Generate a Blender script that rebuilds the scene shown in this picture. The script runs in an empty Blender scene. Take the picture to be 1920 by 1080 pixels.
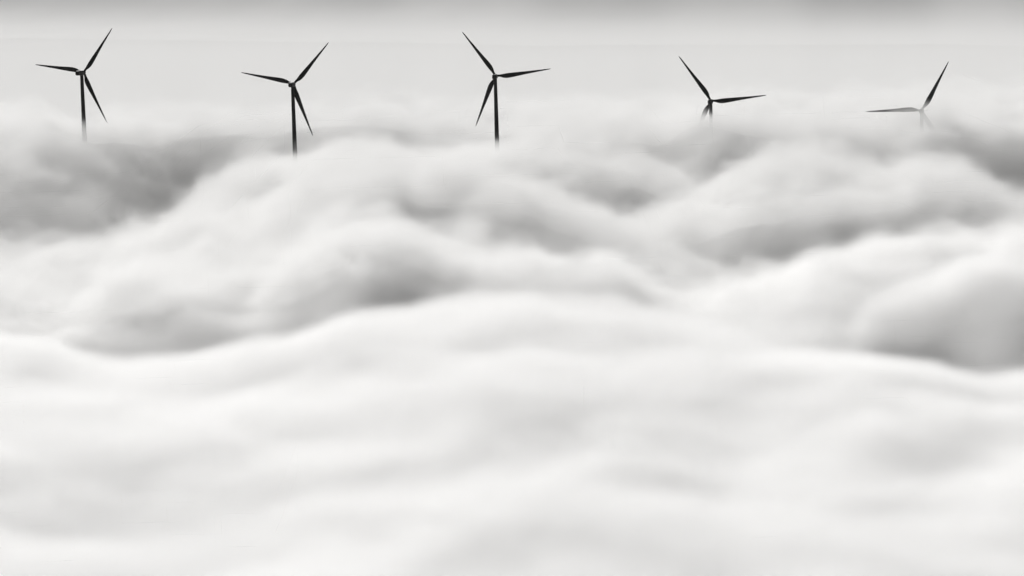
import bpy, bmesh, math
import numpy as np
from mathutils import Matrix, Vector

rad = math.radians
scene = bpy.context.scene
COL = scene.collection

# ------------------------------------------------------------------ camera
W, Hh = 1920.0, 1080.0
LENS = 100.0
F = LENS / 36.0 * W                 # focal length in photo pixels
Y0 = -150.0                         # row of the true horizon
CAM_Z = 182.0                       # metres above the crests of the cloud sea
PITCH = math.atan((540.0 - Y0) / F)
ROLL = rad(1.5)

cd = bpy.data.cameras.new("camera")
cam = bpy.data.objects.new("camera", cd)
COL.objects.link(cam)
cd.lens = LENS
cd.sensor_width = 36.0
cd.clip_start = 1.0
cd.clip_end = 200000.0
R = Matrix.Rotation(rad(90) - PITCH, 3, 'X') @ Matrix.Rotation(-ROLL, 3, 'Z')
cam.matrix_world = Matrix.Translation((0, 0, CAM_Z)) @ R.to_4x4()
scene.camera = cam
RN = np.array(R)

def ray(px, py):
    d = RN @ np.array([(px - 960.0) / F, -(py - 540.0) / F, -1.0])
    return d

def at_depth(px, py, depth):
    """point on the line of sight of a photo pixel at world depth y"""
    d = ray(px, py)
    k = depth / d[1]
    return np.array([0, 0, CAM_Z]) + d * k

def project(x, y, z):
    p = np.stack([x, y, z - CAM_Z], -1) @ RN
    return 960.0 + F * p[..., 0] / -p[..., 2], 540.0 - F * p[..., 1] / -p[..., 2]

# ------------------------------------------------------------------ helpers
def tag(o, label=None, cat=None, group=None, kind=None):
    if label: o["label"] = label
    if cat: o["category"] = cat
    if group: o["group"] = group
    if kind: o["kind"] = kind
    return o

def link(name, me, mat=None, parent=None):
    o = bpy.data.objects.new(name, me)
    COL.objects.link(o)
    if mat: me.materials.append(mat)
    if parent: o.parent = parent
    return o

def grid_mesh(name, X, Y, Z):
    nr, nc = X.shape
    me = bpy.data.meshes.new(name)
    co = np.stack([X, Y, Z], -1).astype(np.float32).reshape(-1)
    me.vertices.add(nr * nc)
    me.vertices.foreach_set("co", co)
    i = np.arange((nr - 1) * (nc - 1))
    r, c = i // (nc - 1), i % (nc - 1)
    a = r * nc + c
    q = np.stack([a, a + 1, a + nc + 1, a + nc], -1).astype(np.int32)
    me.loops.add(q.size)
    me.loops.foreach_set("vertex_index", q.reshape(-1))
    me.polygons.add(len(q))
    me.polygons.foreach_set("loop_start", np.arange(len(q), dtype=np.int32) * 4)
    me.polygons.foreach_set("use_smooth", np.ones(len(q), dtype=bool))
    me.update(calc_edges=True)
    return me

def _hash(ix, iy, seed):
    h = (ix.astype(np.int64) * 374761393 + iy.astype(np.int64) * 668265263 + seed * 1442695041) & 0x7fffffff
    h = ((h ^ (h >> 13)) * 1274126177) & 0x7fffffff
    h = (h ^ (h >> 16)) & 0xffff
    return h / 65535.0 * 2 * np.pi

def perlin(x, y, seed=0):
    ix, iy = np.floor(x), np.floor(y)
    fx, fy = x - ix, y - iy
    u = fx * fx * fx * (fx * (fx * 6 - 15) + 10)
    v = fy * fy * fy * (fy * (fy * 6 - 15) + 10)
    def g(dx, dy):
        a = _hash(ix + dx, iy + dy, seed)
        return np.cos(a) * (fx - dx) + np.sin(a) * (fy - dy)
    n0 = g(0, 0) * (1 - u) + g(1, 0) * u
    n1 = g(0, 1) * (1 - u) + g(1, 1) * u
    return (n0 * (1 - v) + n1 * v) * 1.5

def perlin3(x, y, z, seed=0):
    ix, iy, iz = np.floor(x), np.floor(y), np.floor(z)
    f = (x - ix, y - iy, z - iz)
    u, v, w = (q * q * (3 - 2 * q) for q in f)
    def g(dx, dy, dz):
        a = _hash(ix + dx + 57 * (iz + dz), iy + dy, seed)
        b_ = np.sin(a * 37.0)
        r = np.sqrt(1 - b_ * b_)
        return r * np.cos(a) * (f[0] - dx) + r * np.sin(a) * (f[1] - dy) + b_ * (f[2] - dz)
    def lerp(p, q, t): return p + (q - p) * t
    a0 = lerp(lerp(g(0, 0, 0), g(1, 0, 0), u), lerp(g(0, 1, 0), g(1, 1, 0), u), v)
    a1 = lerp(lerp(g(0, 0, 1), g(1, 0, 1), u), lerp(g(0, 1, 1), g(1, 1, 1), u), v)
    return lerp(a0, a1, w) * 1.5

def sstep(a, b, t):
    t = np.clip((t - a) / (b - a), 0, 1)
    return t * t * (3 - 2 * t)

# ------------------------------------------------------------------ materials
def new_mat(name):
    m = bpy.data.materials.new(name)
    m.use_nodes = True
    return m, m.node_tree.nodes, m.node_tree.links

def noisy_mat(name, c0, c1, scale, rough=0.6, detail=4.0):
    m, n, l = new_mat(name)
    b = n["Principled BSDF"]
    b.inputs["Roughness"].default_value = rough
    tc = n.new("ShaderNodeTexCoord")
    t = n.new("ShaderNodeTexNoise"); t.inputs["Scale"].default_value = scale; t.inputs["Detail"].default_value = detail
    r = n.new("ShaderNodeValToRGB")
    r.color_ramp.elements[0].color = (*c0, 1); r.color_ramp.elements[0].position = .35
    r.color_ramp.elements[1].color = (*c1, 1); r.color_ramp.elements[1].position = .65
    l.new(tc.outputs["Object"], t.inputs["Vector"])
    l.new(t.outputs["Fac"], r.inputs["Fac"])
    l.new(r.outputs["Color"], b.inputs["Base Color"])
    return m

M_TOWER = noisy_mat("tower_silhouette", (.012, .012, .012), (.016, .016, .016), .3, .75)  # turbine base colours near black: the backlit silhouette is put into the colour
M_BLADE = noisy_mat("blade_silhouette", (.010, .010, .010), (.014, .014, .014), .4, .75)
M_NAC = noisy_mat("nacelle_silhouette", (.012, .012, .012), (.017, .017, .017), .5, .7)
M_TERRAIN = noisy_mat("moorland", (.035, .038, .03), (.07, .07, .058), .012, .95, 8)

m, n, l = new_mat("cloud_body")
b = n["Principled BSDF"]
b.inputs["Base Color"].default_value = (.8, .798, .792, 1)
b.inputs["Roughness"].default_value = 1.0
b.inputs["Specular IOR Level"].default_value = 0.0
M_CLOUD = m

RHO = 0.018
m, n, l = new_mat("cloud_mist")
n.remove(n["Principled BSDF"])
pv = n.new("ShaderNodeVolumePrincipled")
pv.inputs["Color"].default_value = (.9, .9, .897, 1)
pv.inputs["Density"].default_value = RHO
pv.inputs["Density Attribute"].default_value = "density"
pv.inputs["Anisotropy"].default_value = 0.1
geo = n.new("ShaderNodeNewGeometry")            # bright foreground and grey shade further off are put into the mist colour
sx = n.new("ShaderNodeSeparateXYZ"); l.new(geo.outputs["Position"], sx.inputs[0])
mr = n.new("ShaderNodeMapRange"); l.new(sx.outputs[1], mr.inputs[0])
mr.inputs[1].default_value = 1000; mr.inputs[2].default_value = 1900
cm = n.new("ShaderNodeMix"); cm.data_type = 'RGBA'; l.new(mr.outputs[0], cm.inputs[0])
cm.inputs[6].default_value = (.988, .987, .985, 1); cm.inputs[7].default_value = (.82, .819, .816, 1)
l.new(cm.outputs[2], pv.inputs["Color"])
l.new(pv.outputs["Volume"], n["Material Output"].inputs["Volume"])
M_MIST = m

# ------------------------------------------------------------------ cloud sea
# crest lines, far to near: ([(x, y, front height, front slope, back fall)], raise, end fade)
CRESTS = [
 # far bank closing the view
 ([(-900,42,85,.19,1),(0,40,85,.19,1),(300,41,85,.19,1),(620,44,85,.19,1),(760,43,85,.19,1),(1000,47,85,.19,1),(1250,46,85,.195,1),(1500,49,85,.2,1),(1750,48,85,.205,1),(1920,51,85,.205,1),(2800,52,85,.2,1)], 85, 0),
 # lip of the far plain, rising to a crest in front of some of the turbines
 ([(-900,284,300,.2,1.2,50),(0,290,300,.2,1.2,60),(100,292,300,.2,1.2,62),(190,292,300,.21,1.2,58),(250,272,300,.25,1.2,34),(320,246,260,.3,1.2,8),(450,238,200,.32,1.2,0),(600,238,200,.32,1.2,0),(760,242,200,.32,1.2,0),
   (950,243,200,.32,1.2,0),(1150,240,160,.3,1.2,4),(1240,252,160,.3,1.2,26),(1310,260,200,.26,1.2,58),(1390,260,220,.34,1.2,46),(1480,248,240,.36,1.2,4),(1600,252,240,.34,1.2,6),(1660,254,200,.26,1.2,10),(1735,256,200,.24,1.2,24),
   (1800,250,420,.34,1.2,10),(1920,240,420,.36,1.2,4),(2800,230,420,.3,1.2,0)], 0, 0),
 ([(640,330,80,.3,1.2),(720,322,80,.25,1.2),(800,316,80,.2,1),(900,296,80,.2,.8),(1000,288,80,.2,.7),(1100,292,80,.22,.7),(1220,302,70,.25,.7)], 0, 40),
 ([(390,374,110,.3,.9),(450,340,110,.3,.9),(530,324,110,.26,.9),(600,332,110,.26,.9)], 0, 30),
 ([(1310,349,80,.3,.9),(1400,322,90,.35,.9),(1480,319,90,.35,.9),(1560,332,80,.35,.9),(1620,349,80,.3,1.2)], 0, 40),
 ([(1120,430,250,.25,1),(1250,394,290,.34,.8),(1450,378,290,.36,.8),(1600,372,300,.36,.8),(1720,347,320,.36,.8),(1800,350,280,.32,.8)], 0, 60),
 ([(-900,480,220,.09,1.3),(0,482,220,.09,1.3),(120,478,220,.09,1.3),(250,434,220,.1,1.3),(350,412,220,.1,1.3),(450,404,220,.11,1),(560,378,220,.12,.8),(680,363,220,.13,.7),(750,364,220,.15,.7),
   (820,352,320,.45,.7),(900,370,320,.5,.7),(1000,388,300,.5,.7),(1130,415,240,.4,.7),(1230,445,160,.3,.7)], 0, 60),
 ([(760,580,140,.12,1.4),(850,553,140,.12,1.4),(940,544,140,.12,1.4),(1020,537,140,.12,1.3),(1100,522,140,.13,1.2),(1150,506,140,.16,1)], 0, 40),
 ([(100,640,230,.23,.8),(140,580,230,.23,.8),(190,536,230,.23,.7),(240,518,230,.22,.6),(320,525,230,.22,.6),(400,545,230,.22,.6),(480,556,260,.23,.6),(540,528,260,.232,.7),(600,498,260,.232,.7),
   (700,482,260,.23,.7),(820,490,260,.23,.7),(900,510,220,.22,.7),(1000,535,160,.18,.7)], 0, 60),
 ([(950,597,180,.125,.8),(1050,580,180,.14,1),(1150,570,180,.15,1.2),(1300,567,180,.16,1.3),(1420,550,180,.165,1.3),(1540,512,180,.175,1.3),(1630,485,200,.19,1.2),(1720,483,200,.19,1.2),
   (1800,497,200,.19,1.3),(1860,484,200,.19,1.3),(1920,458,200,.19,1.3),(2100,442,200,.19,1.3),(2800,442,200,.19,1.3)], 0, 60),
 ([(-900,652,380,.045,1.3),(0,658,380,.045,1.3),(200,669,380,.045,1.4),(400,674,380,.045,1.4),(560,664,380,.045,1.4),(750,637,380,.045,1.3),(870,602,380,.045,1.1),(1000,584,380,.08,.8),
   (1150,592,380,.08,.6),(1300,617,380,.08,.6)], 0, 80),
 ([(1530,690,330,.15,.9),(1585,612,330,.2,.8),(1640,567,330,.28,.7),(1760,528,330,.28,.6),(1920,513,330,.28,.6),(2200,500,330,.28,.6),(2800,500,330,.28,.6)], 0, 40),
 ([(1180,722,330,.06,.6),(1330,718,330,.06,.6),(1450,700,330,.06,.8),(1600,684,330,.06,1.4),(1750,712,330,.06,1.4),(1860,742,330,.06,1.4),(1920,730,330,.06,1.4),(2200,720,330,.06,1.4),(2800,720,330,.06,1.4)], 0, 190),
 ([(980,722,110,.06,.3),(1120,676,110,.06,.3),(1250,690,110,.06,.3),(1380,718,110,.06,.3),(1500,752,110,.06,.3)], 0, 170),
 ([(-900,790,300,.03,.35),(0,808,300,.03,.35),(100,828,300,.03,.35),(250,868,300,.03,.35),(420,895,300,.03,.35)], 0, 80),
 ([(1250,965,240,.03,.4),(1400,928,240,.03,.4),(1600,932,240,.03,.4),(1920,905,240,.03,.4),(2800,900,240,.03,.4)], 0, 80),
 ([(450,1105,240,.03,.6),(700,1078,240,.03,.6),(900,1086,240,.03,.6),(1150,1110,240,.03,.6)], 0, 80),
]
SHOULDER = .22
SINK = 8.0
BACK_OFF = 8
FLOOR = ((240, 480, 560, 700), (-95, -130, -220, -330))

A0, A1, NC = -0.34, 0.34, 900               # fan of directions x / y
Q0, Q1, NR = 1 / 620.0, 1 / 60000.0, 2600   # rows, even in 1 / depth
def cloud_field():
    a = np.linspace(A0, A1, NC)[None, :]
    d = 1.0 / np.linspace(Q0, Q1, NR)[:, None]
    X = a * d
    Y = d + 0 * a
    px, py = project(X, Y, 0 * X)
    v = F * CAM_Z / Y                          # rows below the horizon
    # gentle warp so that no crest runs too clean
    q = np.clip(Y / 1500, .75, 4)
    wx = perlin(X / 70 / q, Y / 110 / q, 11) * 24 + perlin(X / 30 / q, Y / 45 / q, 12) * 3
    wy = perlin(X / 80 / q, Y / 120 / q, 13) * 13 + perlin(X / 30 / q, Y / 45 / q, 14) * 3
    ease = sstep(120, 260, py)
    wx, wy = wx * ease, wy * ease
    pxw, pyw = px + wx, py + wy * np.clip(v / 500, .35, 1.3)
    k = 7.0
    acc = np.exp((np.interp(py, FLOOR[0], FLOOR[1]) - 100) / k)
    for pts, up, fade in CRESTS:
        p = np.array([q if len(q) == 6 else q + (0,) for q in pts], float)
        if fade:                                # a crest keeps much the same distance and climbs or sinks along its length
            ym = p[(p[:, 0] > -50) & (p[:, 0] < 1970), 1].mean()
            row = ym + .25 * (p[:, 1] - ym)
            p[:, 5] += row - p[:, 1]
            p[:, 1] = row
        xs = np.arange(p[0, 0] - 200, p[-1, 0] + 201, 4.0)
        g = np.exp(-(np.arange(-20, 21) * 4 / 26.0) ** 2 / 2); g /= g.sum()
        col = [np.convolve(np.pad(np.interp(xs, p[:, 0], p[:, j]), 20, 'edge'), g, 'valid') for j in range(6)]
        yc, A, ms, kb, rise = (np.interp(pxw, xs, col[j]) for j in range(1, 6))
        rise = rise + up
        kb = np.maximum(kb, np.interp(p[:, 1].mean(), (600, 760), (2.0, 0)))
        ms = np.interp(ms, (0, .1, .16, .4), (0, .055, .2, 1.7)); kb = np.interp(pxw, p[:, 0], p[:, 4])
        t = pyw - yc
        tf = np.clip(t, 0, None)
        if up:                                  # the bank: dark at its top, easing out into the plain
            L = A * (v / F) / ms
            front = A * (1 - np.exp(-tf / L)) + 1.2 * np.clip(t - 4 * L, 0, None)
        else:                                   # round-shouldered billow, steeper the further it drops
            end = np.clip(t - .5 * A, 0, None)
            end = 1.3 * (np.sqrt(end * end + 100) - 10) * sstep(.26, .16, ms) * sstep(790, 660, py)      # a gentle shoulder still ends in a fall
            A = A * .62
            h0 = A * SHOULDER
            L = (A + h0) * (v / F) / ms
            te = L * np.log(1 + A / h0)
            front = h0 * (np.exp(np.minimum(tf, te) / L) - 1) + (A + h0) / L * np.clip(tf - te, 0, None) + end
        tb = np.clip(-t, 0, None)
        back = kb * (np.sqrt(tb * tb + 196) - 14)
        if not fade: back = np.minimum(back, np.clip(rise, 0, None))
        h = rise - front - back
        if fade:
            e = np.clip(p[0, 0] - pxw, 0, None) + np.clip(pxw - p[-1, 0], 0, None)
            h = h - (e / (fade * 2.2)) ** 1.5 * 60
        acc += np.exp((np.clip(h, -600, 200) - 100) / k)
    h = np.log(acc) * k + 100
    z = h * Y / F
    # billows of every size
    calm = .05 + .07 * sstep(90, 190, py) + .88 * sstep(190, 300, py)
    far = np.clip(Y / 1500, .75, 3)
    near = .35 + .65 * sstep(900, 1700, Y)
    calm = calm * (.13 + .87 * sstep(850, 1600, Y))
    n = np.zeros_like(X)
    for i, (lam, amp) in enumerate(((170, 9.0), (85, 5.6), (42, 1.5), (21, .4), (11, .1))):
        lam2 = lam * far
        n += amp * far * perlin(X / lam2 + i * 7.3, Y / lam2 / 1.3 + 3.1 * i, 20 + i) * (.45 + .55 * sstep(420, 640, py) if lam > 60 else near * (1 + .9 * sstep(520, 400, py)))
    z = z + n * calm * (.8 + .5 * sstep(620, 480, py))
    z = z - 5.0
    # puffs: push the surface to and fro with solid noise so that steep fronts billow instead of hanging like curtains
    puff = sstep(205, 245, py) * (.22 + .78 * sstep(950, 1450, Y))
    q3 = np.clip(Y / 1700, .8, 1.5)
    push = np.zeros_like(X)
    for i, (lam, amp) in enumerate(((70, 26.0), (36, 15.0), (18, 6.0))):
        lam = lam * q3
        push += amp * q3 * perlin3(X / lam + 3.7 * i, Y / lam / 2.5, z / lam * 1.25 + 9.1 * i, 60 + i)
    Y = Y + push * puff
    z = z + push * .3 * puff * sstep(205, 235, py)
    top = z.copy()
    lower = np.minimum(z, np.concatenate([np.repeat(z[:1], BACK_OFF, 0), z[:-BACK_OFF]], 0))
    far_low = np.minimum(lower, np.concatenate([np.repeat(z[:1], 2 * BACK_OFF, 0), z[:-2 * BACK_OFF]], 0))
    lower = lower + (far_low - lower) * sstep(2000, 2300, Y)
    z = z + (lower - z) * sstep(190, 235, py)
    z = z - SINK * sstep(190, 235, py)          # the dense body lies a little below the visible mist
    # depth of the soft mist over the body of the cloud
    fr = 8 + 7 * np.clip(Y / 1500, 0, 2) + 5 * perlin(X / 120, Y / 160, 40)
    fr = np.clip(fr, 5, None)
    near_t = sum(k_ * np.exp(-((px - c) / 60) ** 2) for c, k_ in ((156, 1), (552, 1), (932, 1), (1334, 1.2)))
    fr = fr * (1 - .5 * near_t * sstep(205, 240, py) * sstep(350, 310, py))
    fr = fr * (1 - .25 * sstep(540, 600, px) * sstep(1060, 960, px) * sstep(215, 240, py) * sstep(320, 290, py))
    fr = fr + 4 * np.exp(-((px - 1738) / 45) ** 2 - ((py - 250) / 12) ** 2)      # veil in front of the last turbine
    thick = 1 + .5 * np.exp(-((py - 250) / 11) ** 2) * (1 - .6 * np.clip(near_t, 0, 1)) + .2 * np.exp(-((px - 1333) / 30) ** 2 - ((py - 252) / 8) ** 2) + .4 * np.exp(-((px - 1735) / 34) ** 2 - ((py - 250) / 13) ** 2)
    return X, Y, z, fr, thick, top

X, Y, Z, FR, THICK, TOP = cloud_field()
me = grid_mesh("cloud_sea", X, Y, Z)
at = me.attributes.new("fringe", 'FLOAT', 'POINT')
at.data.foreach_set("value", FR.astype(np.float32).reshape(-1))
at = me.attributes.new("top", 'FLOAT', 'POINT')
at.data.foreach_set("value", TOP.astype(np.float32).reshape(-1))
at = me.attributes.new("thick", 'FLOAT', 'POINT')
at.data.foreach_set("value", THICK.astype(np.float32).reshape(-1))
cloud = link("cloud_sea", me, M_CLOUD)
tag(cloud, "white rolling sea of cloud filling the valley below the turbines", "clouds", kind="stuff")

# ------------------------------------------------------------------ mist over the cloud
def mist_nodes():
    g = bpy.data.node_groups.new("mist_density", 'GeometryNodeTree')
    g.interface.new_socket("Geometry", in_out='INPUT', socket_type='NodeSocketGeometry')
    g.interface.new_socket("Geometry", in_out='OUTPUT', socket_type='NodeSocketGeometry')
    N, L = g.nodes, g.links
    out = N.new("NodeGroupOutput")
    info = N.new("GeometryNodeObjectInfo"); info.inputs["Object"].default_value = cloud
    def put(sock, v):
        if isinstance(v, (int, float)): sock.default_value = v
        else: L.new(v, sock)
    def M(op, a, b=0.0, c=0.0, clamp=False):
        nd = N.new("ShaderNodeMath"); nd.operation = op; nd.use_clamp = clamp
        put(nd.inputs[0], a); put(nd.inputs[1], b); put(nd.inputs[2], c)
        return nd.outputs[0]
    pos = N.new("GeometryNodeInputPosition").outputs[0]
    sep = N.new("ShaderNodeSeparateXYZ"); L.new(pos, sep.inputs[0])
    x, y, z = sep.outputs
    col = M('MULTIPLY', M('SUBTRACT', M('DIVIDE', x, y), A0), (NC - 1) / (A1 - A0))
    row = M('MULTIPLY', M('SUBTRACT', M('DIVIDE', 1.0, y), Q0), (NR - 1) / (Q1 - Q0))
    col = M('MINIMUM', M('MAXIMUM', M('ROUND', col), 0.0), NC - 1.0)
    row = M('MINIMUM', M('MAXIMUM', M('ROUND', row), 0.0), NR - 1.0)
    idx = M('MULTIPLY_ADD', row, float(NC), col)
    def sample(field, typ):
        s = N.new("GeometryNodeSampleIndex"); s.data_type = typ; s.domain = 'POINT'; s.clamp = True
        L.new(info.outputs["Geometry"], s.inputs["Geometry"])
        L.new(field, s.inputs["Value"]); L.new(idx, s.inputs["Index"])
        return s.outputs[0]
    nt = N.new("GeometryNodeInputNamedAttribute"); nt.data_type = 'FLOAT'; nt.inputs[0].default_value = "top"
    h = sample(nt.outputs[0], 'FLOAT')
    na = N.new("GeometryNodeInputNamedAttribute"); na.data_type = 'FLOAT'; na.inputs[0].default_value = "fringe"
    T = sample(na.outputs[0], 'FLOAT')
    nb = N.new("GeometryNodeInputNamedAttribute"); nb.data_type = 'FLOAT'; nb.inputs[0].default_value = "thick"
    thick = sample(nb.outputs[0], 'FLOAT')
    def noise(sx, sy, sz, detail, warp=.4):
        vm = N.new("ShaderNodeVectorMath"); vm.operation = 'MULTIPLY'
        L.new(pos, vm.inputs[0]); vm.inputs[1].default_value = (1 / sx, 1 / sy, 1 / sz)
        t = N.new("ShaderNodeTexNoise"); t.inputs["Scale"].default_value = 1.0
        t.inputs["Detail"].default_value = detail; t.inputs["Roughness"].default_value = .55; t.inputs["Distortion"].default_value = warp
        L.new(vm.outputs[0], t.inputs["Vector"])
        return t.outputs["Fac"]
    def ramp(a, b, va, vb):
        r = N.new("ShaderNodeMapRange"); L.new(y, r.inputs[0])
        for i_, v_ in enumerate((a, b, va, vb)): r.inputs[i_ + 1].default_value = v_
        return r.outputs[0]
    amount = M('MULTIPLY', M('MULTIPLY', ramp(2520, 2950, 1.0, 0.0), ramp(850, 1600, 10.0, 1.5)), ramp(1900, 2500, 1.0, .6))
    amount = M('MULTIPLY', amount, thick)
    parts = []
    for (lo, hi, res, sc, dn) in MIST:
        s = M('DIVIDE', M('SUBTRACT', z, h), T)
        nn = M('MULTIPLY', M('SUBTRACT', noise(*sc, 4.0), .5), dn)
        s2 = M('ADD', s, nn)
        d = M('SUBTRACT', 1.0, s2, clamp=True)
        d = M('MULTIPLY', M('POWER', d, 1.6), amount)
        if lo[1] > 1000:                        # torn wisps standing off the billows
            w_ = M('MULTIPLY', M('SUBTRACT', noise(44, 60, 24, 6.0, 1.4), .5), 7.0, clamp=True)
            w_ = M('MULTIPLY', w_, M('SUBTRACT', 1.0, M('DIVIDE', s, 2.0), clamp=True))
            w_ = M('MULTIPLY', w_, M('GREATER_THAN', s, -2.6))
            d = M('ADD', d, M('MULTIPLY', M('MULTIPLY', w_, ramp(2470, 2640, 1.0, 0.0)), .22))
        keep = M('GREATER_THAN', s, -2.6)
        d = M('MULTIPLY', d, keep)
        vc = N.new("GeometryNodeVolumeCube")
        L.new(d, vc.inputs["Density"])
        vc.inputs["Min"].default_value = lo; vc.inputs["Max"].default_value = hi
        for a_, r_ in zip(("Resolution X", "Resolution Y", "Resolution Z"), res): vc.inputs[a_].default_value = r_
        parts.append(vc.outputs[0])
    j = N.new("GeometryNodeJoinGeometry")
    for p in parts: L.new(p, j.inputs[0])
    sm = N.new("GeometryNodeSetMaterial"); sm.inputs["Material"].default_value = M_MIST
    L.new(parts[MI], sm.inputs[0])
    L.new(sm.outputs[0], out.inputs[0])
    return g

ALL = [
    ((-440, 700, -45), (440, 1400, 32), (440, 300, 64), (60, 75, 32), 1.1),
    ((-900, 1400, -75), (900, 4000, 45), (400, 380, 60), (38, 48, 24), 4.8),
]
for k_, spec in enumerate(ALL):
    lo, hi = spec[0], spec[1]
    bm = bmesh.new()
    bmesh.ops.create_cube(bm, size=1.0)
    for v_ in bm.verts:
        v_.co = [lo[i] + (v_.co[i] + .5) * (hi[i] - lo[i]) for i in range(3)]
    me = bpy.data.meshes.new("mist"); bm.to_mesh(me); bm.free()
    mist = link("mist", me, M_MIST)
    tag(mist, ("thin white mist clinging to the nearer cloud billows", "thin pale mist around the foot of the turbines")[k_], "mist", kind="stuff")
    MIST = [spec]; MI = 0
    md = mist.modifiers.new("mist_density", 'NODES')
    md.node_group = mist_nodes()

# ------------------------------------------------------------------ turbines
PX = 0.45                                   # metres per photo pixel at the turbines
DIST = F * PX
ROT_R = 45.5
TOWER_H = 120.0

def ring_loft(bm, rings, cap=True):
    vs = [[bm.verts.new(p) for p in r] for r in rings]
    k = len(vs[0])
    for a, b_ in zip(vs[:-1], vs[1:]):
        for i in range(k):
            bm.faces.new((a[i], a[(i + 1) % k], b_[(i + 1) % k], b_[i]))
    if cap:
        bm.faces.new(list(reversed(vs[0]))); bm.faces.new(vs[-1])

def mesh_from(bm, name, smooth=True):
    bmesh.ops.recalc_face_normals(bm, faces=bm.faces)
    me = bpy.data.meshes.new(name); bm.to_mesh(me); bm.free()
    for p in me.polygons: p.use_smooth = smooth
    if smooth: me.set_sharp_from_angle(angle=rad(40))
    return me

def tower_mesh():
    bm = bmesh.new()
    rings = []
    for i in range(25):
        t = i / 24
        z = -TOWER_H + t * (TOWER_H - 1.9)
        r = 2.6 + (1.4 - 2.6) * t ** .9
        rings.append([(r * math.cos(a), r * math.sin(a), z) for a in np.linspace(0, 2 * math.pi, 40, endpoint=False)])
        if i in (8, 16):                    # flange between tower sections
            for dz, rr in ((.02, r + .06), (.28, r + .06), (.3, r)):
                rings.append([(rr * math.cos(a), rr * math.sin(a), z + dz) for a in np.linspace(0, 2 * math.pi, 40, endpoint=False)])
    ring_loft(bm, rings)
    return mesh_from(bm, "tower")

def rounded(w, h, e=4.0, k=32):
    o = []
    for a in np.linspace(0, 2 * math.pi, k, endpoint=False):
        c, s = math.cos(a), math.sin(a)
        o.append((math.copysign(abs(c) ** (2 / e), c) * w, math.copysign(abs(s) ** (2 / e), s) * h))
    return o

# the nacelle points away from the camera: rotor at +y, rear at -y
def nacelle_mesh():
    bm = bmesh.new()
    prof = [(-8.4, 1.35, 1.45, .05), (-8.2, 1.6, 1.75, .05), (-6.5, 1.85, 2.0, .05), (-2, 1.95, 2.1, .05), (1.6, 1.9, 2.0, .0), (2.5, 1.6, 1.65, 0), (2.7, 1.4, 1.45, 0)]
    ring_loft(bm, [[(x, y, z + dz) for x, z in rounded(w, h)] for y, w, h, dz in prof])
    return mesh_from(bm, "nacelle")

def hub_mesh():
    bm = bmesh.new()
    prof = [(2.75, 1.3), (3.0, 1.55), (4.2, 1.6), (5.2, 1.35), (5.9, .8), (6.15, .2)]
    ring_loft(bm, [[(r * math.cos(a), y, r * math.sin(a)) for a in np.linspace(0, 2 * math.pi, 28, endpoint=False)] for y, r in prof])
    return mesh_from(bm, "hub")

def vane_mesh():
    bm = bmesh.new()
    ring_loft(bm, [[(.05 * math.cos(a), -7 + .05 * math.sin(a), z) for a in np.linspace(0, 2 * math.pi, 8, endpoint=False)] for z in (2.0, 3.5)])
    ring_loft(bm, [[(x * s, -7 + y * s, 3.5 + z) for x, y in ((.3, .05), (-.3, .05), (-.3, -.05), (.3, -.05))] for z, s in ((0, 1), (.12, 1))])
    return mesh_from(bm, "wind_vane", False)

def airfoil(c, t, k=14):
    """closed section, x from the leading edge (+) to the trailing edge (-)"""
    up, lo = [], []
    for i in range(k + 1):
        u = .5 - .5 * math.cos(math.pi * i / k)
        yt = 5 * t * c * (.2969 * math.sqrt(u) - .126 * u - .3516 * u * u + .2843 * u ** 3 - .1036 * u ** 4)
        up.append((c * (.28 - u), yt)); lo.append((c * (.28 - u), -yt * .7))
    return up + lo[-2:0:-1]

def blade_mesh():
    """blade along +z from the hub axis; leading edge towards -x as the camera sees it from behind"""
    bm = bmesh.new()
    tab = [(0, 1.9, 1.0, 8), (1.2, 1.9, 1.0, 8), (3, 2.0, .9, 10), (5.5, 2.7, .6, 12), (8.5, 3.5, .38, 11), (11, 3.65, .28, 9), (15, 3.3, .24, 7), (20, 2.75, .21, 5),
           (26, 2.15, .19, 3.5), (32, 1.65, .18, 2), (38, 1.2, .17, 1), (42, .95, .16, .5), (45.8, .55, .15, 0), (46.8, .15, .15, 0)]
    rings = []
    n = 28
    for i in range(60):
        s = 46.8 * i / 59
        T = np.array(tab)
        c, th, tw = (np.interp(s, T[:, 0], T[:, j]) for j in (1, 2, 3))
        c *= 1.12
        af = airfoil(c, min(th, .5))
        mix = max(0.0, min(1.0, (s - 1.5) / 5.0)); mix = mix * mix * (3 - 2 * mix)
        cr = math.cos(rad(tw)); sr = math.sin(rad(tw))
        ring = []
        for k, (x, y) in enumerate(af):
            ang = 2 * math.pi * k / len(af)
            xc, yc = .95 * math.cos(ang), .95 * math.sin(ang)
            x, y = x * mix + xc * (1 - mix), y * mix + yc * (1 - mix)
            ring.append((-(x * cr - y * sr), 4.0 + x * sr + y * cr + .0008 * s * s, s))
        rings.append(ring)
    ring_loft(bm, rings)
    return mesh_from(bm, "blade")

ME = dict(tower=tower_mesh(), nacelle=nacelle_mesh(), hub=hub_mesh(), wind_vane=vane_mesh(), blade=blade_mesh())
ME['tower'].materials.append(M_TOWER); ME['nacelle'].materials.append(M_NAC); ME['hub'].materials.append(M_NAC)
ME['wind_vane'].materials.append(M_NAC); ME['blade'].materials.append(M_BLADE)

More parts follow.
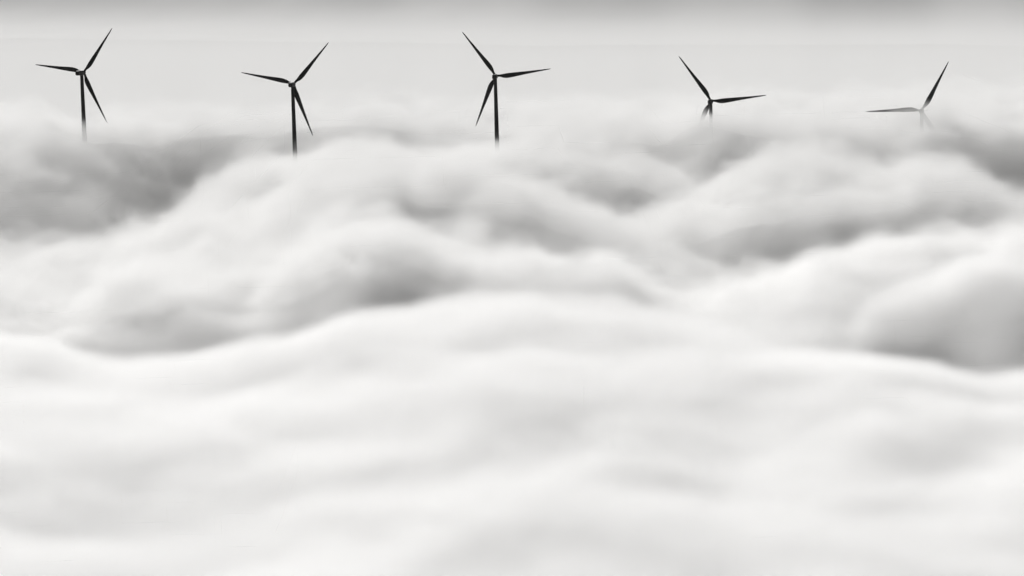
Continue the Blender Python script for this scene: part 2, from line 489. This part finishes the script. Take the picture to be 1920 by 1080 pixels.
# hub pixel, yaw, angle of one blade (counter-clockwise from the right), how it looks
TURB = [
    ((153.0, 136.5), 19, 53.5, "black wind turbine at far left, highest of the five, foot sunk in pale cloud"),
    ((548.5, 158.5), 10, 49.0, "black wind turbine second from left, long dark tower showing against grey cloud"),
    ((928.6, 143.5), 7, 7.7, "black wind turbine in the middle of the row, one blade pointing up to the left"),
    ((1332.5, 190.5), 10, 6.5, "black wind turbine second from right, cloud swallowing the tower just under its nacelle"),
    ((1728.0, 208.0), 10, 62.5, "wind turbine at far right, faded hub and tower behind thin veil of mist"),
]
BASES = []
for (px, py), yaw, ang, label in TURB:
    p = at_depth(px, py, DIST)
    root = bpy.data.objects.new("wind_turbine", None)
    COL.objects.link(root)
    root.location = (p[0], p[1], p[2] - TOWER_H)
    BASES.append((p[0], p[1], p[2] - TOWER_H))
    tag(root, label, "wind turbine", "wind turbines rising out of the cloud")
    def part(name, rot=None, parent=root):
        o = bpy.data.objects.new(name, ME[name]); COL.objects.link(o); o.parent = parent
        o.matrix_local = Matrix.Translation((0, 0, TOWER_H)) @ (rot or Matrix())
        return o
    Yw = Matrix.Rotation(rad(-yaw), 4, 'Z')
    part('tower')
    nac = part('nacelle', Yw)
    va = bpy.data.objects.new('wind_vane', ME['wind_vane']); COL.objects.link(va); va.parent = nac
    part('hub', Yw)
    for k in range(3):
        part('blade', Yw @ Matrix.Rotation(rad(4), 4, 'X') @ Matrix.Rotation(rad(90 - (ang + 120 * k) + 1.5), 4, 'Y'))

# ------------------------------------------------------------------ terrain under the cloud
bx = np.array([b_[0] for b_ in BASES]); bz = np.array([b_[2] for b_ in BASES])
a = np.linspace(-.36, .36, 181)[None, :]
d = 1.0 / np.linspace(1 / 500.0, 1 / 70000.0, 241)[:, None]
TX, TY = a * d, d + 0 * a
ridge = np.interp(TX, bx, bz)
wgt = np.exp(-((TY - DIST) / 70.0) ** 2)
low = -240 + 14 * perlin(TX / 400, TY / 400, 5)
TZ = low * (1 - wgt) + (ridge + .15) * wgt
terrain = link("terrain", grid_mesh("terrain", TX, TY, TZ), M_TERRAIN)
tag(terrain, kind="structure")

# ------------------------------------------------------------------ light
SUN_EL, SUN_AZ = 24.0, -18.0                # azimuth from +y (view direction), negative to the left
w = bpy.data.worlds.new("World")
scene.world = w
w.use_nodes = True
n, l = w.node_tree.nodes, w.node_tree.links
bg = n["Background"]
sky = n.new("ShaderNodeTexSky")
sky.sky_type = 'NISHITA'
sky.sun_disc = False
sky.sun_elevation = rad(SUN_EL)
sky.sun_rotation = rad(SUN_AZ)
sky.air_density = 1.0; sky.dust_density = 3.0
hs = n.new("ShaderNodeHueSaturation")
hs.inputs["Saturation"].default_value = .06
l.new(sky.outputs[0], hs.inputs["Color"])
l.new(hs.outputs[0], bg.inputs["Color"])
bg.inputs["Strength"].default_value = 0.05

sd = bpy.data.lights.new("sun", 'SUN')
sd.energy = 5.0
sd.angle = rad(34)
sd.color = (1.0, .99, .975)
sun = bpy.data.objects.new("sun", sd)
COL.objects.link(sun)
to_sun = Vector((math.sin(rad(SUN_AZ)) * math.cos(rad(SUN_EL)), math.cos(rad(SUN_AZ)) * math.cos(rad(SUN_EL)), math.sin(rad(SUN_EL))))
sun.rotation_euler = to_sun.to_track_quat('Z', 'Y').to_euler()
sun.location = (0, 0, 600)

vs = scene.view_settings
vs.view_transform = 'Standard'; vs.look = 'None'; vs.exposure = 0.09; vs.gamma = 1.0; vs.use_curve_mapping = False
cy = scene.cycles
cy.max_bounces = 10; cy.diffuse_bounces = 3; cy.volume_bounces = 6
cy.use_denoising = True
cy.use_adaptive_sampling = True; cy.adaptive_threshold = .04
